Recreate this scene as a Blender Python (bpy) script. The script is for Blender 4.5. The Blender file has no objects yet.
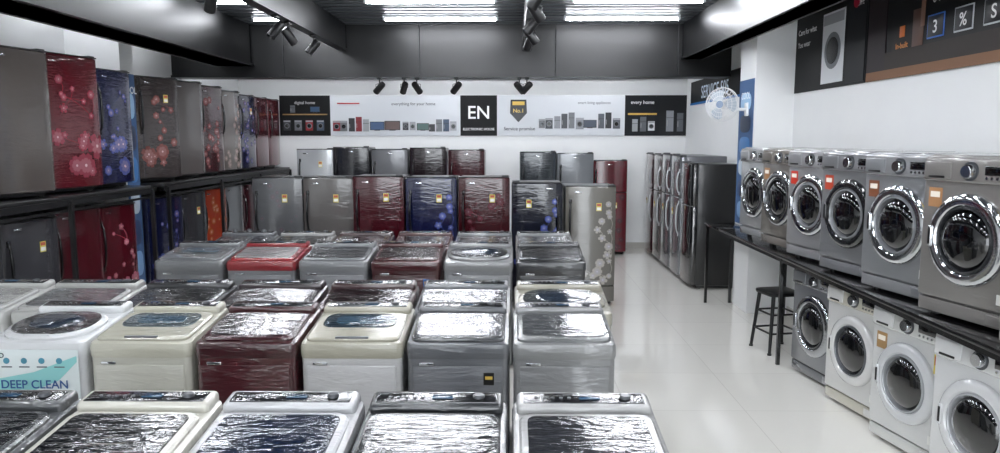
import bpy, bmesh, math, random
from mathutils import Vector, Matrix
random.seed(7)
C=bpy.context.scene.collection
bpy.context.scene.view_settings.view_transform='Standard'
pi=math.pi
def lin(h):
    h=h.lstrip('#'); o=[]
    for i in (0,2,4):
        c=int(h[i:i+2],16)/255; o.append(c/12.92 if c<=.04045 else ((c+.055)/1.055)**2.4)
    return (*o,1)
MC={}
def M(hexc,rough=.4,metal=0.,coat=0.,wrap=0,emit=0.,spec=.5,trans=0):
    k=(hexc,rough,metal,coat,wrap,emit,spec,trans)
    if k in MC: return MC[k]
    m=bpy.data.materials.new('mat_'+hexc.strip('#')); m.use_nodes=True
    nt=m.node_tree; p=nt.nodes['Principled BSDF']
    p.inputs['Base Color'].default_value=lin(hexc); p.inputs['Roughness'].default_value=rough
    p.inputs['Metallic'].default_value=metal; p.inputs['Coat Weight'].default_value=coat
    p.inputs['Coat Roughness'].default_value=.06; p.inputs['Specular IOR Level'].default_value=spec
    if trans: p.inputs['Transmission Weight'].default_value=trans
    if emit:
        p.inputs['Emission Color'].default_value=lin(hexc); p.inputs['Emission Strength'].default_value=emit
    if wrap:
        # glossy shrink-wrap film: clear coat with pulled wrinkles
        p.inputs['Coat Weight'].default_value=1; p.inputs['Coat Roughness'].default_value=.055
        p.inputs['Coat IOR'].default_value=1.6
        tc=nt.nodes.new('ShaderNodeTexCoord'); oi=nt.nodes.new('ShaderNodeObjectInfo')
        mul=nt.nodes.new('ShaderNodeMath'); mul.operation='MULTIPLY'; mul.inputs[1].default_value=57
        add=nt.nodes.new('ShaderNodeVectorMath'); add.operation='ADD'
        nt.links.new(oi.outputs['Random'],mul.inputs[0])
        nt.links.new(tc.outputs['Object'],add.inputs[0]); nt.links.new(mul.outputs[0],add.inputs[1])
        def nz(sc,rot,det,dist):
            mp=nt.nodes.new('ShaderNodeMapping'); mp.inputs['Scale'].default_value=sc; mp.inputs['Rotation'].default_value=rot
            nt.links.new(add.outputs[0],mp.inputs[0])
            n=nt.nodes.new('ShaderNodeTexNoise'); n.inputs['Scale'].default_value=1; n.inputs['Detail'].default_value=det; n.inputs['Distortion'].default_value=dist
            nt.links.new(mp.outputs[0],n.inputs['Vector']); return n
        n1=nz((3.5,13,15),(0,.12,.1),2,1.4); n2=nz((7,30,34),(.1,-.35,-.5),1.5,2.2)
        mm=nt.nodes.new('ShaderNodeMath'); mm.operation='MULTIPLY_ADD'; mm.inputs[1].default_value=.4
        nt.links.new(n2.outputs[0],mm.inputs[0]); nt.links.new(n1.outputs[0],mm.inputs[2])
        for dist,inp in ((.0048,'Coat Normal'),(.0016,'Normal')):
            bp=nt.nodes.new('ShaderNodeBump'); bp.inputs['Strength'].default_value=1; bp.inputs['Distance'].default_value=dist*wrap
            nt.links.new(mm.outputs[0],bp.inputs['Height']); nt.links.new(bp.outputs[0],p.inputs[inp])
    MC[k]=m; return m
def rr(w,d,r,cx=0,cy=0,n=5):
    o=[]
    for (sx,sy,a0) in ((1,1,0),(-1,1,90),(-1,-1,180),(1,-1,270)):
        for i in range(n+1):
            a=math.radians(a0+90*i/n); o.append((cx+sx*(w/2-r)+r*math.cos(a),cy+sy*(d/2-r)+r*math.sin(a)))
    return o
def sup(w,d,p=2.6,cx=0,cy=0,n=36):
    o=[]
    for i in range(n):
        a=2*pi*i/n; c,s=math.cos(a),math.sin(a)
        o.append((cx+w/2*math.copysign(abs(c)**(2/p),c),cy+d/2*math.copysign(abs(s)**(2/p),s)))
    return o
class B:
    def __init__(s): s.bm=bmesh.new(); s.mats=[]; s.texts=[]
    def mi(s,m):
        if m not in s.mats: s.mats.append(m)
        return s.mats.index(m)
    def _add(s,t,m,mx=None,norm=True):
        i=s.mi(m)
        if norm: bmesh.ops.recalc_face_normals(t,faces=t.faces)
        if mx: bmesh.ops.transform(t,matrix=mx,verts=t.verts)
        for f in t.faces: f.material_index=i
        me=bpy.data.meshes.new('t'); t.to_mesh(me); s.bm.from_mesh(me); bpy.data.meshes.remove(me); t.free()
    def box(s,c,sz,m,bev=0,seg=2,rot=None):
        t=bmesh.new(); bmesh.ops.create_cube(t,size=1); bmesh.ops.scale(t,vec=sz,verts=t.verts)
        if bev: bmesh.ops.bevel(t,geom=t.edges[:],offset=min(bev,min(sz)*.45),segments=seg,profile=.5,affect='EDGES')
        mx=Matrix.Translation(c)
        if rot: 
            for ax,a in rot: mx=mx@Matrix.Rotation(a,4,ax)
        s._add(t,m,mx)
    def cyl(s,c,r,h,m,axis='Z',seg=24,r2=None,bev=0,rot=None):
        t=bmesh.new(); bmesh.ops.create_cone(t,cap_ends=True,segments=seg,radius1=r,radius2=r if r2 is None else r2,depth=h)
        if bev: bmesh.ops.bevel(t,geom=[e for e in t.edges if len(e.link_faces)==2 and any(len(f.verts)>4 for f in e.link_faces)],offset=bev,segments=2,affect='EDGES')
        mx=Matrix.Translation(c)
        if rot:
            for ax,a in rot: mx=mx@Matrix.Rotation(a,4,ax)
        if axis=='Y': mx=mx@Matrix.Rotation(pi/2,4,'X')
        if axis=='X': mx=mx@Matrix.Rotation(pi/2,4,'Y')
        s._add(t,m,mx)
    def loft(s,rings,m,cb=True,ct=True,close=False):
        t=bmesh.new(); R=[[t.verts.new(p) for p in r] for r in rings]; n=len(rings[0])
        pairs=list(zip(R,R[1:]))
        if close: pairs.append((R[-1],R[0]))
        for a,b_ in pairs:
            for i in range(n): t.faces.new((a[i],a[(i+1)%n],b_[(i+1)%n],b_[i]))
        if cb and not close: t.faces.new(R[0])
        if ct and not close: t.faces.new(R[-1])
        s._add(t,m)
    def lathe(s,prof,c,m,axis='Y',seg=40,cb=False,ct=False,mx=None):
        rings=[]
        for r,h in prof:
            ring=[]
            for i in range(seg):
                a=2*pi*i/seg
                if axis=='Y': v=Vector((r*math.cos(a),h,r*math.sin(a)))
                else: v=Vector((r*math.cos(a),r*math.sin(a),h))
                if mx: v=mx@v
                ring.append(v+Vector(c))
            rings.append(ring)
        s.loft(rings,m,cb,ct)
    def tube(s,pts,r,m,seg=8,closed=False):
        pts=[Vector(p) for p in pts]; n=len(pts); rings=[]; up=None
        for i,p in enumerate(pts):
            if closed: d=pts[(i+1)%n]-pts[i-1]
            else: d=pts[min(i+1,n-1)]-pts[max(i-1,0)]
            d.normalize()
            if up is None: up=Vector((0,0,1)) if abs(d.z)<.9 else Vector((1,0,0))
            u=(up-d*up.dot(d)).normalized(); up=u; v=d.cross(u)
            rr_=r[i] if isinstance(r,(list,tuple)) else r
            rings.append([p+u*rr_*math.cos(2*pi*k/seg)+v*rr_*math.sin(2*pi*k/seg) for k in range(seg)])
        s.loft(rings,m,close=closed)
    def poly(s,pts,m):
        t=bmesh.new(); t.faces.new([t.verts.new(p) for p in pts]); s._add(t,m,norm=False)
    def text(s,body,x,y,z,size,m,align='CENTER'): s.texts.append((body,x,y,z,size,m,align))
    def finish(s,name,loc=(0,0,0),rz=0,smooth=True):
        for f in s.bm.faces: f.smooth=smooth
        for e in s.bm.edges:
            e.smooth = len(e.link_faces)==2 and e.calc_face_angle(0)<math.radians(38)
        me=bpy.data.meshes.new(name); s.bm.to_mesh(me); s.bm.free()
        for m in s.mats: me.materials.append(m)
        o=bpy.data.objects.new(name,me); C.objects.link(o); o.location=loc; o.rotation_euler=(0,0,rz)
        for (body,x,y,z,size,m,al) in s.texts:
            cu=bpy.data.curves.new('lettering','FONT'); cu.body=body; cu.size=size; cu.align_x=al; cu.extrude=.0005; cu.offset=size*.008
            cu.materials.append(m); t=bpy.data.objects.new('lettering',cu); C.objects.link(t); t.parent=o
            t.location=(x,y,z); t.rotation_euler=(pi/2,0,0)
        return o
BLK=M('#0c0c0e',.35); CHR=M('#d8dadd',.15,1); DGL=M('#050608',.05,0,1); WHT=M('#e9e9e6',.35)
# ---------------------------------------------------------------- room
XL,XR,YB,YF,H=-4.5,2.9,12.2,-2.5,3.32
def noise_mat(name,c1,c2,scale,rough):
    m=bpy.data.materials.new(name); m.use_nodes=True; nt=m.node_tree; p=nt.nodes['Principled BSDF']
    n=nt.nodes.new('ShaderNodeTexNoise'); n.inputs['Scale'].default_value=scale
    tc=nt.nodes.new('ShaderNodeTexCoord'); nt.links.new(tc.outputs['Object'],n.inputs['Vector'])
    r=nt.nodes.new('ShaderNodeMix'); r.data_type='RGBA'; r.inputs[6].default_value=lin(c1); r.inputs[7].default_value=lin(c2)
    nt.links.new(n.outputs[0],r.inputs[0]); nt.links.new(r.outputs[2],p.inputs['Base Color']); p.inputs['Roughness'].default_value=rough
    return m
wallm=noise_mat('wall_paint','#eeefee','#e8e9ea',3,.6)
fm=bpy.data.materials.new('floor_tile'); fm.use_nodes=True; nt=fm.node_tree; p=nt.nodes['Principled BSDF']
tc=nt.nodes.new('ShaderNodeTexCoord'); br=nt.nodes.new('ShaderNodeTexBrick'); br.offset=0; br.inputs['Scale'].default_value=1
br.inputs['Color1'].default_value=lin('#e8e6df'); br.inputs['Color2'].default_value=lin('#e3e1da'); br.inputs['Mortar'].default_value=lin('#cfccc5')
br.inputs['Mortar Size'].default_value=.0025; br.inputs['Brick Width'].default_value=.8; br.inputs['Row Height'].default_value=.8
nt.links.new(tc.outputs['Object'],br.inputs['Vector']); nt.links.new(br.outputs['Color'],p.inputs['Base Color'])
p.inputs['Roughness'].default_value=.1; p.inputs['Coat Weight'].default_value=.6; p.inputs['Coat Roughness'].default_value=.05
def room(name,c,s,m): b=B(); b.box(c,s,m); return b.finish(name,smooth=False)
room('floor',((XL+XR)/2,(YB+YF)/2,-.05),(XR-XL+.4,YB-YF+.4,.1),fm)
room('wall_back',((XL+XR)/2,YB+.1,H/2+.05),(XR-XL+.4,.2,H+.1),wallm)
room('wall_left',(XL-.1,(YB+YF)/2,H/2+.05),(.2,YB-YF,H+.1),wallm)
room('wall_right',(XR+.1,(YB+YF)/2,H/2+.05),(.2,YB-YF,H+.1),wallm)
b=B(); b.box((-3.9,YF,H/2),(1.2,.2,H),wallm); b.box((2.4,YF,H/2),(1.0,.2,H),wallm); b.box((-.7,YF,2.95),(5.2,.2,.75),wallm); b.finish('wall_front',smooth=False)
b=B(); b.box((2.7,7.85,H/2),(.4,.5,H),wallm); b.finish('pillar',smooth=False)
b=B(); b.box((-4.225,7.6,H/2),(.55,.26,H),wallm); b.finish('pillar',smooth=False)
for nm,c,s in (('baseboard_back',(-.8,YB-.008,.05),(7.4,.016,.1)),('baseboard_left',(XL+.008,4.8,.05),(.016,14.6,.1)),('baseboard_right',(XR-.008,2.5,.05),(.016,10,.1))):
    room(nm,c,s,M('#b9b6b0',.3))
b=B(); t=bmesh.new(); y=YF-.1; prof=[]
while y<YB+.1:
    prof+=[(y,H),(y+.09,H),(y+.11,H+.05),(y+.17,H+.05),(y+.19,H)]; y+=.19
pv=[(t.verts.new((XL-.1,a,z)),t.verts.new((XR+.1,a,z))) for a,z in prof]
for a,c in zip(pv,pv[1:]):
    t.faces.new((a[0],a[1],c[1],c[0]))
b._add(t,M('#54575b',.42,.6),norm=False); b.box((-.8,4.85,H+.12),(7.8,15,.04),M('#555555',.6)); b.finish('ceiling',smooth=False)
# beams
bk=M('#050608',.38,0,0,0,0,.4)
def beam(c,s,alongx=False):
    b=B(); z0=c[2]-s[2]/2
    b.box(c,(s[0]*(1 if alongx else .8),s[1]*(.8 if alongx else 1),s[2]),bk)
    b.box((c[0],c[1],z0+.015),(s[0],s[1],.03),bk)
    if alongx and s[2]>.5:
        for x in (-3,-1.2,.6,2.2): b.box((x,c[1]-s[1]*.42,c[2]),(.012,s[1]*.16,s[2]),M('#15171a',.5))
    b.finish('ceiling_beam',smooth=False)
beam((-.8,9.95,(2.64+H)/2),(7.4,.34,H-2.64),True)
beam((-3.62,3.6,(2.78+H)/2),(.5,12.3,H-2.78))
beam((2.36,3.6,(2.86+H)/2),(.28,12.3,H-2.86))
for x in(-2.2,.2): beam((x,3.6,(2.98+H)/2),(.11,12.3,H-2.98))
beam((-.8,12.0,(2.9+H)/2),(7.4,.24,H-2.9),True)
beam((-.8,5.2,3.2),(5.8,.14,.22),True)
tubem=M('#f6f9ff',.5,0,0,0,80)
hous=M('#c9ccd0',.4)
tl=[]
for y in (9.1,7.95,6.75,5.6,4.45,3.3,2.1,.9,-.6,10.9,11.55):  # last two rows, beyond the cross beam, are added to light the back wall
    for (xa,xb) in ((-3.15,-2.5) if y>9 and y<9.5 else (-3.2,-2.4),(-1.55,-.15),(.65,2.05)): tl.append((xa,xb,y))
for y in (5.4,6.9,8.7,10.6): tl.append((-4.4,-3.95,y))  # extra tubes hidden behind the left beam, added to brighten the left wall
for (xa,xb,y) in tl:
    b=B(); cx=(xa+xb)/2; L=xb-xa
    b.box((0,0,.035),(L,.07,.03),hous,.004); b.cyl((0,0,.005),.018,L-.05,tubem,axis='X',seg=12)
    b.box((-L/2+.015,0,.01),(.03,.05,.04),hous); b.box((L/2-.015,0,.01),(.03,.05,.04),hous)
    b.finish('tube_light',(cx,y,H-.05))
def spot(x,y,z,az,tilt=.7):
    b=B(); m=BLK
    b.box((0,0,-.012),(.05,.12,.024),m,.004); b.cyl((0,0,-.06),.008,.09,m,seg=10)
    mx=Matrix.Rotation(az,4,'Z')@Matrix.Rotation(tilt,4,'X')
    b.lathe([(.0,.085),(.035,.085),(.042,.07),(.044,-.09),(.04,-.095),(.034,-.07),(.0,-.068)],(0,0,-.13),m,axis='Z',seg=20,mx=mx)
    b.lathe([(.0,-.07),(.03,-.069)],(0,0,-.13),M('#dddddd',.2,1),axis='Z',seg=20,mx=mx)
    b.tube([(-.049,0,-.13),(-.049,0,-.085),(0,0,-.075),(.049,0,-.085),(.049,0,-.13)],.004,m,6)
    b.finish('track_spotlight',(x,y,z))
for x,y,a in ((-2.2,5.5,.6),(-2.2,7.0,2.2),(-2.2,7.4,-.8),(-2.2,8.3,2),(.2,5.4,1),(.2,6.0,-1),(.2,6.7,1.5),(.2,7.4,-1.2),(.2,7.9,.5)): spot(x,y,2.98,a)
for x,a in ((-1.75,1),(-1.42,.4),(-1.25,-.5),(-.72,.8),(.12,-.8),(.22,.9)): spot(x,9.9,2.64,a,.9)
# ---------------------------------------------------------------- fridge
def flower(b,x,z,R,yf,m,mc,n=6,a0=0,w=.55,m2=None):
    for ly,(mm,sc,da) in enumerate(((m,1,0),(m2 or m,.62,.5))):
        for k in range(n):
            a=a0+2*pi*(k+da)/n; ca,sa=math.cos(a),math.sin(a); pts=[]; Q=R*sc
            for i in range(12):
                t=2*pi*i/12; u=Q*.5+Q*.5*math.cos(t)-(Q*.08 if i==0 else 0); v=Q*.3*math.sin(t)*(1+.5*math.cos(t))
                px,pz=x+u*ca-v*sa,z+u*sa+v*ca
                px=max(-w/2+.012,min(w/2-.012,px)); pts.append((px,yf(px)-ly*.0005,pz))
            b.poly(pts,mm)
    b.poly([(x+R*.12*math.cos(t),yf(x)-.0012,z+R*.12*math.sin(t)) for t in [2*pi*i/8 for i in range(8)]],mc)
def deco(b,w,z0,z1,yf,pm,pc,style,rnd,pm2):
    hh=z1-z0
    if style=='big':
        fl=[(rnd.uniform(-.36,.4),rnd.uniform(.07,.42),rnd.uniform(.07,.17)) for _ in range(8)]+[(rnd.uniform(-.2,.36),rnd.uniform(.4,.85),rnd.uniform(.03,.07)) for _ in range(9)]
    elif style=='small':
        fl=[(rnd.uniform(-.38,.38),rnd.uniform(.06,.93),rnd.uniform(.04,.09)) for _ in range(24)]
    else:
        fl=[(.26-.12*math.sin(i*1.3),.06+.085*i,.1-.005*i) for i in range(10)]+[(rnd.uniform(-.4,.1),rnd.uniform(.06,.25),rnd.uniform(.05,.08)) for _ in range(6)]+[(.38,.1+.15*i,.05) for i in range(5)]
    prev=None
    for (fx,fz,R) in fl:
        x=fx*w; z=z0+fz*hh; R=min(R*w*1.15,(z-z0)-.01,(z1-z)-.02)
        if R<.01: continue
        flower(b,x,z,R,yf,pm,pc,rnd.choice((5,6,7)),rnd.random()*3,w,pm2)
        if prev and abs(prev[1]-z)<.2:
            (ax,az)=prev; N=7
            for i in range(N):
                t0,t1=i/N,(i+1)/N; f=lambda t:(ax+(x-ax)*t+.03*math.sin(pi*t),az+(z-az)*t)
                p0,p1=f(t0),f(t1); q=.0022
                b.poly([(p0[0]-q,yf(p0[0])+.0004,p0[1]),(p0[0]+q,yf(p0[0])+.0004,p0[1]+.002),(p1[0]+q,yf(p1[0])+.0004,p1[1]+.002),(p1[0]-q,yf(p1[0])+.0004,p1[1])],pm)
        prev=(x,z)
def mix(a,c,t):
    A=[int(a[i:i+2],16) for i in (1,3,5)]; D=[int(c[i:i+2],16) for i in (1,3,5)]
    return '#%02x%02x%02x'%tuple(int(p_*(1-t)+q_*t) for p_,q_ in zip(A,D))
def slab(b,w,z0,z1,yb,yfr,bulge,m):
    pts=[]; N=14
    for i in range(N+1):
        t=-1+2*i/N; x=t*w/2*.985
        pts.append((x,yfr-bulge*(1-t*t)+(.008 if abs(t)>.99 else 0)))
    pts.append((w/2,yfr+.02)); pts.append((w/2,yb)); pts.append((-w/2,yb)); pts.append((-w/2,yfr+.02))
    def ring(z,s,dy): return [(p[0]*s,p[1]+(dy if p[1]<yb-.001 else 0),z) for p in pts]
    b.loft([ring(z0,.985,.006),ring(z0+.006,1,0),ring(z1-.006,1,0),ring(z1,.985,.006)],m)
def fridge(x,y,z,rz,color,w=.55,h=1.41,d=.6,doors=1,hs=-1,pat=None,pcol='#c9c9d0',pcen='#e8e0e0',side=None,label=1,gloss=.16,metal=0.,wrap=.4,handle='#17181a',drawer=True,name=None):
    rnd=random.Random(int(abs(x*1000+y*37+z*11)))
    b=B(); dm=M(color,gloss,metal,.6,wrap); sm=M(side or color,.3,metal*.5,.2)
    yfr=-d/2+.018; bulge=.018
    yf=lambda xx: yfr-bulge*(1-(2*xx/w)**2)-.0016
    b.box((0,.03,h/2+.015),(w-.006,d-.1,h-.05),sm,.012)
    b.box((0,.03,.035),(w-.05,d-.16,.05),BLK,.004)
    for sx in(-1,1):
        for sy in(-1,1): b.cyl((sx*(w/2-.05),.02+sy*(d/2-.12),.012),.02,.024,BLK,seg=12)
    z0=.05; yb=-d/2+.075
    b.box((0,yb+.006,h/2),(w-.03,.014,h-.1),M('#2a2a2c',.6))
    if doors==1 and drawer and h>1.25:
        slab(b,w,z0,z0+.17,yb,yfr+.004,bulge,dm); b.box((0,yfr-bulge*.9,z0+.155),(w*.4,.012,.012),BLK,.003); z0+=.178
    rng=[(z0,h-.012)] if doors==1 else [(z0,h*.66),(h*.66+.008,h-.012)]
    hm=M(handle,.2,.3,.5)
    for k,(a,c) in enumerate(rng):
        slab(b,w,a,c,yb,yfr,bulge,dm)
        hx=hs*(w/2-.055); L=min(.42,(c-a)*.55)
        zc=(c-.16-L/2) if doors==1 else ((c-.06-L/2) if k==0 else (a+.05+L/2))
        P=[]; N=10
        for i in range(N+1):
            t=i/N; P.append((hx+hs*.006*math.sin(pi*t),yf(hx)-.036*max(0,math.sin(pi*t))**.45,zc-L/2+L*t))
        b.tube(P,[.009+.004*math.sin(pi*i/N) for i in range(N+1)],hm,10)
        for e in(-1,1): b.box((hx,yf(hx)-.004,zc+e*L/2),(.03,.014,.05),hm,.005)
    a,c=rng[-1]
    b.box((0,yfr+.028,h-.006),(w-.01,.07,.012),BLK,.004)
    b.box((-hs*(w/2-.05),yfr+.05,h+.002),(.07,.09,.02),M('#303134',.5),.006)
    b.box((hs*(w/2-.14) if doors==1 else 0,yf(.1)-.001,h-.07),(.07,.003,.014),CHR,.001)
    if label:
        lx=-hs*w*.16; lz=rng[0][1]-.22 if doors==1 else rng[0][1]-.2; s=.75
        b.box((lx,yf(lx)-.0025,lz),(.075*s,.002,.115*s),M('#c8bc5c',.5)); b.box((lx,yf(lx)-.004,lz+.03*s),(.06*s,.002,.035*s),M('#a8503c',.5)); b.box((lx,yf(lx)-.004,lz-.025*s),(.06*s,.002,.04*s),M('#e2e2de',.5))
    if pat: deco(b,w,rng[0][0],rng[0][1],yf,M(pcol,.25,.2,.5),M(pcen,.3,0,.5),pat,rnd,M(mix(pcol,pcen,.35),.25,.2,.5))
    b.finish(name or ('refrigerator' if doors==1 else 'double_door_refrigerator'),(x,y,z),rz)
YA=7.9
for (x,col,h,hs,pat,pc,dy) in ((-2.545,'#545557',1.42,-1,'small','#606265',0),(-1.985,'#595654',1.42,-1,None,'',0),(-1.42,'#3d0a15',1.44,-1,None,'',-.1),(-.85,'#10163a',1.43,-1,'right','#465090',-.1),(-.28,'#380710',1.43,-1,'small','#4c1420',-.1),(.29,'#0a0d1e',1.37,1,'right','#424e90',-.05),(.875,'#625f59',1.33,-1,'right','#a8a29b',0)):
    fridge(x,YA+.3+dy,0,0,col,h=h,hs=hs,pat=pat,pcol=pc or '#cccccc',pcen='#a8a8b8' if pat=='right' else '#6a5058',side='#38393c')
for (x,col,h,dr,pat,y) in ((-2.95,'#c4c7ca',1.68,1,None,11),(-2.4,'#18181e',1.71,2,'small',11),(-1.82,'#747579',1.68,2,None,11),(-1.24,'#190a11',1.7,2,'small',11),(-.66,'#380c15',1.67,2,'small',11),(.42,'#363b40',1.64,2,None,11),(.98,'#7b7e82',1.62,2,None,11),(1.56,'#560c1a',1.5,2,'small',11.45)):
    fridge(x,y+.3,0,0,col,h=h,doors=dr,pat=pat,pcol='#44202a',pcen='#6a3038',metal=.3 if pat is None else 0,side='#444549')
for i,(col,h) in enumerate((('#0a0a0c',1.54),('#74777a',1.62),('#65676b',1.62),('#747270',1.6),('#44121a',1.6))):
    fridge(2.5,9.13+i*.62,0,-pi/2,col,w=.58,h=h,d=.62,doors=2,hs=1,metal=.4 if i else 0,side='#0a0a0c' if i==0 else '#5f6064',label=i>0,handle='#b9bbbe' if i else '#17181a')
SH=1.36
ups=[(5.1,'#45413f',None,'',1.2,8,.56),(5.78,'#504a46',None,'',1.18,14,.58),(6.45,'#560a17','big','#8c3c4a',1.2,14,.64),(7.1,'#0f133a','big','#515a94',1.13,8,.54),
 (8.12,'#383130','big','#7a4a46',1.14,24,.56),(8.78,'#544f4d',None,'',1.15,16,.56),(9.42,'#361519','small','#6c3a39',1.14,10,.56),(10.05,'#5f5854','right','#8b7e76',1.12,8,.56),(10.68,'#161835','small','#444a7c',1.1,5,.56),(11.28,'#480e19',None,'',1.1,3,.55),(11.87,'#54101c',None,'',1.1,0,.55)]
for i,(y,col,pat,pc,h,ang,w_) in enumerate(ups):
    fridge(-4.1,y,SH,math.radians(90-ang),col,w=w_,h=h,pat=pat,pcol=pc or '#cccccc',pcen='#c0a0a0',side='#403c3b' if col!='#0f133a' else '#0f133a',drawer=False,hs=-1,label=(0,0,0,0,1,0,0,0,1,0,0)[i])
los=[(5.1,'#343438',None,'',1.2,12),(5.78,'#3c3c40',None,'',1.2,12),(6.42,'#460a16',None,'',1.22,14),(7.05,'#4c0b18','big','#a86070',1.2,10),(8.1,'#0f1434','big','#3e4884',1.2,16),
 (8.76,'#2f3034',None,'',1.2,12),(9.4,'#8e2e15','small','#a0562a',1.2,12),(10.03,'#65676a',None,'',1.2,8),(10.66,'#380b16',None,'',1.18,4),(11.3,'#5f6164',None,'',1.18,2)]
for i,(y,col,pat,pc,h,ang) in enumerate(los):
    fridge(-4.1,y,0,math.radians(90-ang),col,w=.55,h=h,pat=pat,pcol=pc or '#cccccc',pcen='#d0a8a0',side='#38383b',drawer=False,hs=-1,label=(i in(1,5)))
for (ya,yb_) in ((4.6,7.45),(7.75,12.19)):
    b=B(); L=yb_-ya; cy=(ya+yb_)/2
    b.box((-4.09,cy,SH-.02),(.8,L,.04),BLK,.004); b.box((-3.69,cy,SH-.055),(.03,L,.05),BLK)
    b.box((-3.69,cy,SH-.12),(.02,L,.02),BLK)
    ys=[ya+.03+i*(L-.06)/max(1,round(L/1.35)) for i in range(round(L/1.35)+1)]
    for yy in ys:
        b.box((-3.67,yy,SH/2-.02),(.035,.035,SH-.04),BLK); b.box((-4.475,yy,SH/2-.02),(.03,.035,SH-.04),BLK)
    b.finish('display_shelf')
# ---------------------------------------------------------------- top load washers
def toploader(x,yfront,body,frame,lid,style='rect',w=.485,d=.52,hf=.87,hb=.93,con='#1a1b1e',deep=0,rot=0,sticker=None,rim=None):
    b=B(); y0=-d/2; bm_=M(body,.3,0,.5,1.9); fr=M(frame,.3,0,.5,1.5); ld=M(lid,.08,0,1,1.6); rm=M(rim or frame,.25,0,.5,1.5)
    cm=M(con,.15,0,.6,1.2); kn=M('#5a5c60',.3,.3)
    for sx in(-1,1):
        for sy in(-1,1): b.cyl((sx*(w/2-.06),sy*(d/2-.06),.015),.022,.03,BLK,seg=12)
    R=lambda w_,d_,r,z,cy=0:[(p[0],p[1],z(p[1]) if callable(z) else z) for p in rr(w_,d_,r,0,cy)]
    b.loft([R(w-.03,d-.03,.03,.025),R(w-.012,d-.012,.03,.06),R(w-.012,d-.012,.03,.8)],bm_)
    b.box((0,y0+.005,.43),(w-.07,.012,.66),bm_,.005); b.box((0,y0+.008,.075),(w-.08,.01,.035),M('#2b2c2e',.5),.003)
    zt=lambda yy: hf+(hb-hf)*(yy-y0)/d
    off=lambda o:(lambda yy: zt(yy)+o)
    b.loft([R(w-.006,d-.006,.035,.795),R(w,d,.035,.81),R(w,d,.035,off(-.024)),R(w-.01,d-.01,.032,off(-.007)),R(w-.034,d-.034,.028,off(0))],fr)
    ldp=d*.7; cy=y0+.018+ldp/2; lw=w-.045
    if style=='rect':
        b.loft([R(lw,ldp,.045,off(-.004),cy),R(lw,ldp,.045,off(.01),cy),R(lw-.016,ldp-.016,.04,off(.017),cy)],rm)
        b.loft([R(lw-.05,ldp-.06,.035,off(.014),cy+.006),R(lw-.056,ldp-.066,.033,off(.021),cy+.006)],ld)
        b.box((0,cy-ldp/2+.014,zt(cy-ldp/2)+.016),(.14,.014,.014),rm,.004)
    elif style=='window':   # opaque lid with a see-through window toward the hinge
        b.loft([R(lw,ldp,.045,off(-.004),cy),R(lw,ldp,.045,off(.01),cy),R(lw-.016,ldp-.016,.04,off(.017),cy)],rm)
        b.loft([R(lw-.08,ldp*.52,.06,off(.014),cy+ldp*.15),R(lw-.088,ldp*.52-.008,.057,off(.022),cy+ldp*.15)],ld)
        b.loft([R(lw-.2,ldp*.27,.04,off(.02),cy+ldp*.15),R(lw-.208,ldp*.27-.008,.037,off(.025),cy+ldp*.15)],M('#3c5464',.1,0,1,1))
        b.box((0,cy-ldp/2+.014,zt(cy-ldp/2)+.016),(.16,.018,.016),M('#5a5c60',.3),.004)
    elif style=='oval':
        E=lambda w_,d_,o:[(p[0],p[1],zt(p[1])+o) for p in sup(w_,d_,2.5,0,cy)]
        b.loft([E(lw,ldp+.01,-.004),E(lw,ldp+.01,.012),E(lw-.03,ldp-.02,.022)],rm)
        b.loft([E(lw-.05,ldp-.045,.018),E(lw-.058,ldp-.053,.027),E(lw-.14,ldp-.13,.03)],ld)
        b.loft([E(lw-.2,ldp-.18,.03),E(lw-.21,ldp-.19,.034)],M('#2b3440',.1,0,1,.8))
        b.box((0,cy-ldp/2+.02,zt(cy-ldp/2)+.022),(.13,.02,.014),rm,.005)
    else:
        for (cx,ww) in ((-w*.14,w*.52),(w*.29,w*.3)):
            f=lambda w_,d_,o:[(cx+p[0],p[1],zt(p[1])+o) for p in rr(w_,d_,.03,0,cy)]
            b.loft([f(ww,ldp-.02,-.004),f(ww,ldp-.02,.014),f(ww-.014,ldp-.034,.02)],rm)
            b.loft([f(ww-.06,ldp-.1,.018),f(ww-.064,ldp-.104,.023)],ld)
    yc=d/2-.064; zc=zt(yc)
    b.box((0,yc,zc+.01),(w-.03,.11,.05),fr,.018,3,rot=[('X',.12)])
    b.box((0,yc-.008,zc+.034),(w-.075,.07,.006),cm,.003,rot=[('X',.12)])
    if style=='semi':
        for kx in(-.14,0,.14): b.cyl((kx,yc-.01,zc+.046),.024,.03,rm,seg=20,bev=.004)
    else:
        b.box((.02,yc-.01,zc+.039),(.07,.03,.004),M('#27445c',.1),.001)
        for i in range(5): b.cyl((-.16+.028*i,yc-.012,zc+.038),.006,.005,kn,seg=12)
        b.cyl((w/2-.1,yc-.01,zc+.042),.02,.012,kn,seg=20,bev=.003)
    if deep:
        q=.195
        b.box((0,y0-.003,.52+q),(w-.06,.003,.24),M('#dfe9ea',.3,0,.5,.8)); 
        for i in range(4): b.cyl((-.13+.085*i,y0-.005,.585+q),.015,.002,M('#4a8fa6',.4),axis='Y',seg=16); b.box((-.13+.085*i,y0-.005,.555+q),(.05,.002,.006),M('#59636b',.4))
        b.poly([(-.21,y0-.0055,.42+q),(-.05,y0-.0055,.42+q),(.12,y0-.0055,.49+q),(.21,y0-.0055,.58+q),(.21,y0-.0055,.61+q),(0,y0-.0055,.53+q),(-.21,y0-.0055,.49+q)],M('#8fcfce',.4))
        b.text('DEEP CLEAN',.0,y0-.008,.45+q,.058,M('#1b4f8f',.4)); b.text('3D',-.16,y0-.007,.6+q,.035,M('#333a44',.4))
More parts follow.
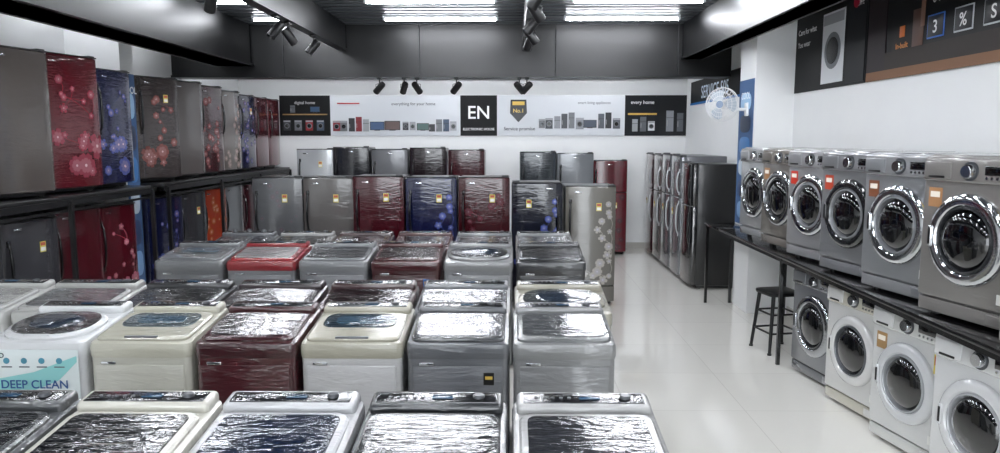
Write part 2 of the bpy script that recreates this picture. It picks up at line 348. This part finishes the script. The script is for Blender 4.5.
    if sticker:
        b.box((w*.3,y0-.003,.7),(.05,.003,.06),M(sticker,.4)); b.box((w*.3,y0-.005,.705),(.035,.002,.015),M('#c9a84c',.5))
    b.box((-w*.3,y0+.001,.77),(.07,.006,.014),CHR,.002)
    b.finish('top_load_washing_machine',(x,yfront+d/2,0),rot)
cols=[-2.245+.499*i for i in range(6)]
r1=[dict(body='#3a3b3e',frame='#8c8e90',lid='#191c20'),dict(body='#3a3b3e',frame='#46484a',lid='#191c20'),dict(body='#c9c7be',frame='#c2c0b6',lid='#14161a'),dict(body='#c9cacb',frame='#b5b6b8',lid='#162034'),dict(body='#3c3e41',frame='#2a2c2f',lid='#101114'),dict(body='#b5b5b3',frame='#a5a5a4',lid='#303135',style='rect')]
for x,kw in zip(cols,r1): toploader(x,1.96,**kw)
r2=[dict(body='#d4d5d6',frame='#cfd1d2',lid='#0f1114',style='oval',deep=1),dict(body='#bab9ae',frame='#b6b4a5',lid='#4a5458',style='window',rim='#b0ae9f'),dict(body='#3f0a14',frame='#340912',lid='#12070a'),
 dict(body='#bababa',frame='#a09d8e',lid='#24343f',style='window',con='#55585a'),dict(body='#606266',frame='#56585c',lid='#606266',rim='#3c3e41',sticker='#111111'),dict(body='#7a7b7c',frame='#808181',lid='#505254',rim='#6a6c6d',con='#2d2f33')]
for i,kw in enumerate(r2): toploader(.26-.509*(5-i),3.37,w=.495,**kw)
r2b=[dict(body='#b5b5b2',frame='#adadaa',lid='#90908c'),dict(body='#bdbdbb',frame='#a5a5a2',lid='#3a3e42'),dict(body='#3f4144',frame='#2a2b2e',lid='#15161a'),dict(body='#360b14',frame='#261a20',lid='#14090d'),dict(body='#4a4b4e',frame='#3a2628',lid='#1c0c10'),dict(body='#6c6e71',frame='#6a6c70',lid='#434548'),dict(body='#a8a59a',frame='#9d9a8d',lid='#434748',style='oval')]
for i,kw in enumerate(r2b): toploader(-3.12+.57*i,3.98,w=.55,**kw)
r3=[dict(body='#606264',frame='#686a6c',lid='#45484a',style='window'),dict(body='#6f7174',frame='#80161f',lid='#959595',rim='#841921'),dict(body='#6e7073',frame='#757779',lid='#232528'),dict(body='#33090f',frame='#3c0d14',lid='#14070a'),dict(body='#797b7d',frame='#7e7f80',lid='#2a2c30',style='oval'),dict(body='#1c1d20',frame='#24262a',lid='#0b0c0e')]
for i,kw in enumerate(r3): toploader(-2.56+.577*i,5.68,w=.555,d=.55,sticker='#2c5a9a' if i==3 else None,**kw)
r4=[dict(body='#7b7d80',frame='#606265',lid='#3a3c40',style='semi'),dict(body='#b0b0ae',frame='#9a9a98',lid='#15161a'),dict(body='#4b0d16',frame='#3a2628',lid='#15080b'),dict(body='#2b0d13',frame='#3c141a',lid='#1a080b'),dict(body='#8a8c8e',frame='#747678',lid='#333333'),dict(body='#6b6d70',frame='#6e7072',lid='#4a4c50')]
for i,kw in enumerate(r4): toploader(-2.56+.577*i,6.6,w=.55,d=.55,hf=.84,hb=.9,**kw)
# ---------------------------------------------------------------- front loaders
def frontloader(x,y,z,rz,body,ring,panel=None,bez=None,sticker=None,knobx=0,w=.6,d=.54,h=.85,wrap=.8):
    b=B(); y0=-d/2; bm_=M(body,.3,.3 if body<'#b' else 0,.5,wrap); pm=M(panel or body,.25,.2,.5,.6); rg=M(ring,.12,1 if ring in('#c9cccf','#a9acb0') else 0,.6,.7)
    for sx in(-1,1):
        for sy in(-1,1): b.cyl((sx*(w/2-.06),sy*(d/2-.08),.012),.022,.024,BLK,seg=12)
    b.box((0,.012,h/2+.01),(w,d-.024,h-.02),bm_,.014,3)
    b.box((0,y0+.02,.06),(w-.008,.03,.07),pm,.006); b.box((w*.32,y0+.004,.06),(.12,.006,.05),bm_,.004)
    b.box((0,y0+.012,.415),(w-.006,.03,.62),bm_,.01,3)
    b.box((0,y0+.006,h-.075),(w-.004,.044,.125),pm,.014,3,rot=[('X',-.06)])
    yp=y0-.018
    b.box((-w*.33,yp,h-.078),(.17,.012,.085),bm_,.005); b.box((-w*.33,yp-.006,h-.112),(.1,.01,.012),BLK,.003)
    b.lathe([(.0,-.028),(.03,-.028),(.034,-.022),(.038,0)],(knobx,yp,h-.078),CHR,seg=28)
    b.lathe([(.0,-.002),(.048,-.002),(.05,.004)],(knobx,yp,h-.078),M('#33363a',.3),seg=28)
    b.box((w*.27,yp,h-.07),(.15,.008,.045),DGL,.003)
    for i in range(5): b.cyl((w*.27-.06+.03*i,yp-.002,h-.107),.007,.008,CHR,axis='Y',seg=10)
    cz=.43
    b.lathe([(.235,.004),(.236,-.012),(.228,-.026),(.205,-.036),(.18,-.034),(.168,-.022)],(0,y0,cz),rg,seg=56)
    b.lathe([(.172,-.02),(.166,-.032),(.158,-.034),(.15,-.02),(.148,.0)],(0,y0,cz),M(bez or '#2a2c2f',.25,.2,.5),seg=56)
    b.lathe([(.15,-.008),(.135,-.03),(.1,-.044),(.05,-.05),(.001,-.052)],(0,y0,cz),DGL,seg=48,ct=True)
    b.box((-.2,y0-.036,cz),(.022,.02,.11),rg,.008,3); b.box((-.197,y0-.048,cz),(.012,.006,.08),BLK,.002)
    b.box((.243,y0-.004,cz),(.018,.012,.12),M('#777777',.3,.5),.003)
    b.box((w*.36,y0-.004,.17),(.05,.003,.05),M('#d8d8d4',.5))
    if sticker:
        b.box((-w*.36,y0-.005,.63),(.085,.003,.1),M(sticker,.4)); b.box((-w*.36,y0-.0075,.645),(.06,.002,.03),M('#efe6d8',.5))
        b.box((w*.38,y0-.005,.62),(.055,.003,.13),M('#c9b54a',.5)); b.box((w*.38,y0-.0075,.63),(.04,.002,.05),M('#b84a3a',.5))
    b.finish('front_load_washing_machine',(x,y,z),rz)
TT=.905
ang=lambda a: -pi/2+math.radians(a)
for (y,body,ring,pan,st,bez,a) in ((2.35,'#828487','#a9acb0',None,'#7d1f2c',None,12),(3.03,'#868481','#a9acb0','#918f8c','#8b5a3a',None,12),(3.69,'#827f7c','#c9cccf',None,'#a87c56',None,13),(4.34,'#86888b','#c9cccf','#8d8e90','#7a4a32','#7a7c80',12),(4.97,'#808184','#17181a',None,'#b8472f','#888a8d',12),(5.6,'#98989a','#c9cccf',None,'#c43a2a','#8a8c90',12),(6.22,'#7a756f','#a9acb0','#837d77','#a87c56',None,9),(6.84,'#a6a7a8','#c9cccf',None,None,None,7)):
    frontloader(2.54,y,TT,ang(a),body,ring,pan,bez,st)
for (y,body,ring,pan,st,bez,a) in ((2.2,'#d0d1d2','#c8cacc',None,None,None,8),(2.86,'#d0d1d2','#c8cacc',None,'#8b1f2c','#8b8e92',10),(3.52,'#cccdcd','#c9cacb',None,None,'#b0b2b5',11),(4.17,'#c8c9c8','#c4c6c8','#cecfcc','#9a7a50','#9a9da0',11),(4.82,'#c9c9c7','#d0d0cf','#c8c4b6',None,'#55585c',10),(5.45,'#74767a','#a9acb0','#6f7174',None,None,9)):
    frontloader(2.56,y,0,ang(a),body,ring,pan,bez,st)
b=B(); tb=M('#0a0a0b',.2,0,.3)
b.box((2.53,4.84,TT-.0125),(.72,5.48,.025),tb,.003); b.box((2.19,4.84,TT-.04),(.02,5.48,.03),tb)
b.box((2.33,7.85,TT-.0125),(.32,.54,.025),tb,.003)
for (x,y) in ((2.19,2.15),(2.19,5.83),(2.2,8.1),(2.85,2.15),(2.85,5.83),(2.85,7.5),(2.47,8.1)): b.box((x,y,(TT-.025)/2),(.028,.028,TT-.025),tb)
b.box((2.33,8.1,TT-.04),(.3,.02,.03),tb)
b.finish('display_table')
b=B(); s=BLK
b.loft([[(p[0],p[1],z) for p in rr(w,w,.05)] for w,z in ((.25,.495),(.29,.5),(.3,.515),(.295,.53),(.26,.535))],s)
for sx in(-1,1):
    for sy in(-1,1):
        b.tube([(sx*.11,sy*.11,.5),(sx*.13,sy*.13,.25),(sx*.15,sy*.15,.008)],[.017,.015,.013],s,10); b.cyl((sx*.15,sy*.15,.008),.018,.016,s,seg=12)
for z,q in ((.18,.137),(.34,.123)):
    for i in range(4):
        P=[(-q,-q),(q,-q),(q,q),(-q,q)]; a,c=P[i],P[(i+1)%4]; b.tube([(*a,z),(*c,z)],.009,s,8)
b.finish('stool',(2.33,6.26,0),.2)
# fan
b=B(); fw=M('#e8e9ea',.3,0,.4)
b.box((.0,.26,.0),(.09,.03,.14),fw,.008); b.tube([(0,.26,0),(0,.15,.0),(0,.12,.05)],.018,fw,10)
hb_=B()
hb_.lathe([(.001,.17),(.04,.165),(.055,.13),(.055,.05),(.03,.03)],(0,0,.0),fw,cb=True,ct=True,seg=24)
for k in range(3):
    a0=2*pi*k/3; rings=[]
    for r,wd in ((.03,.3),(.09,.5),(.16,.5),(.185,.3)):
        rings.append([(r*math.cos(a0+u*wd*2.4),-.04*u,r*math.sin(a0+u*wd*2.4)) for u in(-.5,-.17,.17,.5)])
    t=bmesh.new(); R=[[t.verts.new(p_) for p_ in r_] for r_ in rings]
    for a,c in zip(R,R[1:]):
        for i in range(3): t.faces.new((a[i],a[i+1],c[i+1],c[i]))
    hb_._add(t,M('#b8c2cc',.25),norm=False)
hb_.lathe([(.001,-.03),(.03,-.025),(.035,.03)],(0,0,0),fw,seg=20,cb=True)
for R_,yy in ((.205,0),(.2,-.03),(.15,-.055),(.1,-.065),(.2,.03),(.14,.045),(.05,-.07)):
    hb_.tube([(R_*math.cos(2*pi*i/32),yy,R_*math.sin(2*pi*i/32)) for i in range(32)],.0055 if R_>.2 else .0035,fw,5,closed=True)
for i in range(30):
    a=2*pi*i/30; c_,s_=math.cos(a),math.sin(a)
    hb_.tube([(r*c_,yy,r*s_) for r,yy in ((.04,-.07),(.1,-.065),(.15,-.055),(.2,-.03),(.205,0),(.2,.03),(.14,.045),(.05,.05))],.002,fw,4)
hb_.lathe([(.001,-.075),(.045,-.073),(.045,-.068)],(0,0,0),M('#8898b0',.3),seg=20)
fo=b.finish('wall_fan',(2.5-.275,7.8,2.14),-pi/2)
ho=hb_.finish('fan_head',(0,0,.05),math.radians(50)); ho.parent=fo; ho.scale=(.86,.86,.86)
# ---------------------------------------------------------------- posters & banners
def panel(b,x0,x1,z0,z1,col,y=0,rough=.55): b.box(((x0+x1)/2,y,(z0+z1)/2),(x1-x0,.008,z1-z0),M(col,rough,0,0,0,0,.3))
def fl_icon(b,x,z,s,y,col='#d8dadc'):
    b.box((x,y,z),(.6*s,.004,.85*s),M(col,.4)); b.box((x,y-.003,z+.34*s),(.56*s,.003,.12*s),M('#9a9ca0',.4))
    b.cyl((x,y-.003,z-.04*s),.22*s,.004,M('#6c6f74',.3),axis='Y'); b.cyl((x,y-.006,z-.04*s),.16*s,.004,M('#101216',.2),axis='Y')
def fr_icon(b,x,z,h,w,y,col):
    b.box((x,y,z+h/2),(w,.004,h),M(col,.4)); b.box((x,y-.003,z+h*.66),(w,.002,.006),M('#222222',.4)); b.box((x-w*.35,y-.003,z+h*.4),(w*.06,.003,h*.3),M('#b0b0b0',.4))
def tv_icon(b,x,z,w,y,col='#2c5c9c'):
    b.box((x,y,z+w*.34),(w,.004,w*.58),M('#0c0c0e',.3)); b.box((x,y-.003,z+w*.34),(w*.92,.002,w*.5),M(col,.3)); b.box((x,y,z+.012),(w*.4,.004,.015),M('#222222',.3))
b=B(); Z0,Z1=1.88,2.54; T=lambda px:(px-510)*12.3/730
panel(b,T(283),T(333),Z0,Z1,'#0b0b0d'); panel(b,T(333),T(461),Z0,Z1,'#d2d5d9'); panel(b,T(461),T(497),Z0,Z1,'#0b0b0d'); panel(b,T(497),T(622),Z0,Z1,'#d2d5d9'); panel(b,T(622),T(656),Z0,Z1,'#101318'); panel(b,T(656),T(683),Z0,Z1,'#16171a')
yy=-.007
for i,c in enumerate(('#2d2f33','#6a6c70','#8a1f26','#3d4a5c')): fl_icon(b,T(290+i*11),2.05,.2,yy,c)
b.text('digital home',T(308),yy,2.4,.07,M('#b8b8b8',.4)); panel(b,T(286),T(330),2.22,2.24,'#9a7a50',yy); fr_icon(b,T(296),2.26,.12,.08,yy,'#5a5d62'); tv_icon(b,T(318),2.26,.16,yy,'#38506c')
for (px,k,v,c) in ((339,'w',.2,'#7c1d28'),(346,'w',.2,'#6f7276'),(354,'f',.22,'#26282c'),(361,'f',.24,'#7c1d28'),(368,'f',.2,'#9a9da0'),(379,'t',.24,'#3a5478'),(394,'t',.26,'#5c4844'),(407,'w',.16,'#2a2c30'),(414,'w',.16,'#9a9da0'),(424,'t',.2,'#44605c'),(433,'f',.12,'#26282c'),(440,'f',.2,'#6f7276'),(447,'f',.2,'#3a4a60'),(454,'w',.18,'#a8aaae')):
    if k=='w': fl_icon(b,T(px),2.04,v,yy,c)
    elif k=='f': fr_icon(b,T(px),1.95,v,.1,yy,c)
    else: tv_icon(b,T(px),1.96,v,yy,c)
b.text('everything for your home',T(415),yy,2.38,.07,M('#55595e',.4)); panel(b,T(340),T(362),2.4,2.42,'#b03038',yy)
b.text('EN',T(479),yy,2.16,.3,M('#f0f0f0',.3)); b.text('ELECTRONIC HOUSE',T(479),yy,1.97,.055,M('#e8e8e8',.3))
sx=T(518); b.poly([(sx-.13,yy,2.47),(sx+.13,yy,2.47),(sx+.14,yy,2.25),(sx,yy,2.1),(sx-.14,yy,2.25)],M('#16181c',.3)); b.poly([(sx-.1,yy-.002,2.44),(sx+.1,yy-.002,2.44),(sx+.1,yy-.002,2.38),(sx-.1,yy-.002,2.38)],M('#d8b24a',.3)); b.text('No.1',sx,yy-.003,2.26,.09,M('#e8c860',.3)); b.text('Service promise',T(519),yy,1.97,.08,M('#30343a',.4))
for (px,k,v,c) in ((541,'w',.17,'#6f7276'),(548,'w',.2,'#3a3d42'),(556,'f',.2,'#8a8d92'),(563,'f',.24,'#3a3d42'),(570,'f',.26,'#6f7276'),(578,'w',.22,'#8a8d92'),(588,'t',.22,'#3c4654'),(599,'f',.24,'#50555c'),(606,'f',.26,'#26282c'),(614,'w',.2,'#50555c')):
    if k=='w': fl_icon(b,T(px),2.08,v,yy,c)
    elif k=='f': fr_icon(b,T(px),2.0,v,.1,yy,c)
    else: tv_icon(b,T(px),2.0,v,yy,c)
b.text('smart living appliances',T(592),yy,2.4,.06,M('#6a6e74',.4))
b.text('every home',T(639),yy,2.4,.08,M('#e8e8e8',.3)); panel(b,T(625),T(653),2.22,2.25,'#c8a050',yy); fr_icon(b,T(632),1.95,.2,.09,yy,'#9a9da0'); fr_icon(b,T(640),1.95,.24,.1,yy,'#5a5d62'); fl_icon(b,T(648),2.04,.18,yy)
fr_icon(b,T(666),1.95,.34,.12,yy,'#8a8d92'); fr_icon(b,T(676),1.95,.3,.1,yy,'#55585e')
b.finish('wall_banner',(0,YB-.005,0))
def rpost(name,ya,yb_,z0,z1,fn):
    b=B(); w=yb_-ya; panel(b,-w/2,w/2,z0,z1,'#07080a'); fn(b,w,z0,z1); b.finish(name,(XR-.005,(ya+yb_)/2,0),-pi/2)
def f1(b,w,z0,z1):
    y=-.007; fl_icon(b,w*.08,z0+.36,.74,y,'#d9dbde'); b.text('Care for what',-w*.46,y,z0+.56,.075,M('#e0e0e0',.3),'LEFT'); b.text('You wear',-w*.46,y,z0+.44,.075,M('#e0e0e0',.3),'LEFT')
    panel(b,w*.27,w*.49,z0+.02,z1-.02,'#14161a',y); b.cyl((w*.37,y-.006,z0+.68),.05,.004,M('#b01838',.3),axis='Y'); b.text('LIFE',w*.42,y-.006,z0+.64,.07,M('#d8d8d8',.3))
def f2(b,w,z0,z1):
    y=-.007; panel(b,-w/2,w/2,z0,z0+.07,'#7a563c',y); panel(b,-w/2,-1.3,z0+.07,z1,'#20161a',y); panel(b,-1.3,w/2,z0+.07,z0+.2,'#241a14',y)
    b.text('In-built',-1.07,y,2.5,.06,M('#e08a3a',.3)); b.text('HEATER',-1.07,y,2.42,.08,M('#e8a060',.3)); b.box((-1.07,y,2.62),(.07,.004,.08),M('#d8702a',.4),.02)
    b.box((-.86,y,2.62),(.14,.004,.26),M('#5a4036',.5),.03); b.box((-.8,y-.003,2.72),(.05,.004,.2),M('#7a5848',.5),.02)
    b.text('6 Motion Power Wash',-.3,y,2.76,.085,M('#f0f0f0',.3))
    for i,lx in enumerate((-.64,-.33,-.03)):
        b.box((lx,y,2.6),(.2,.004,.16),M('#3f6fc0' if i==0 else '#c8ccd0',.4),.03); b.box((lx,y-.003,2.6),(.18,.004,.14),M('#14161c',.4),.02); b.text(('3','%','S')[i],lx,y-.006,2.555,.12,M('#e8e8e8',.3)); b.text('Feature',lx,y,2.45,.05,M('#d8d8d8',.3))
rpost('wall_poster',6.1,7.59,2.29,3.05,f1); rpost('wall_poster',2.9,6.07,2.29,3.05,f2)
rpost('wall_poster',9.2,11.9,2.36,2.72,lambda b,w,z0,z1:(b.text('SERVICE 505',0,-.007,z0+.08,.26,M('#cfe0f0',.3)),panel(b,-w/2,w/2,z0,z0+.03,'#2c6fb0',-.007)))
def bluep(name,loc,rz,w,z0,z1):
    b=B(); panel(b,-w/2,w/2,z0,z1,'#46628a'); y=-.006
    for i in range(6):
        zz=z0+(z1-z0)*(.1+.15*i); c=('#7fa6cf','#2e4268','#c9d6e2','#3f78b4','#26334c','#9fc3e0')[i]
        b.loft([[(px,y,zz+pz) for px,pz in sup(w*.75,(z1-z0)*.12,3)],[(px,y-.003,zz+pz) for px,pz in sup(w*.7,(z1-z0)*.11,3)]],M(c,.4))
    b.text('COOL',0,-.01,z1-.2,.1,M('#f0f4f8',.3)); b.finish(name,loc,rz)
bluep('pillar_poster',(2.495,7.85,0),-pi/2,.46,.92,2.45)
bluep('pillar_poster',(-3.945,7.6,0),pi/2,.24,.3,2.5)
# ---------------------------------------------------------------- world & camera
w=bpy.data.worlds.new('World'); bpy.context.scene.world=w; w.use_nodes=True
w.node_tree.nodes['Background'].inputs[0].default_value=(.9,.95,1,1); w.node_tree.nodes['Background'].inputs[1].default_value=5
cd=bpy.data.cameras.new('camera'); cam=bpy.data.objects.new('camera',cd); C.objects.link(cam)
cd.sensor_width=36; cd.lens=26.28; cam.location=(0,0,1.84); cam.rotation_euler=(math.radians(90-6.9),0,math.radians(.8)); cd.clip_start=.05
bpy.context.scene.camera=cam
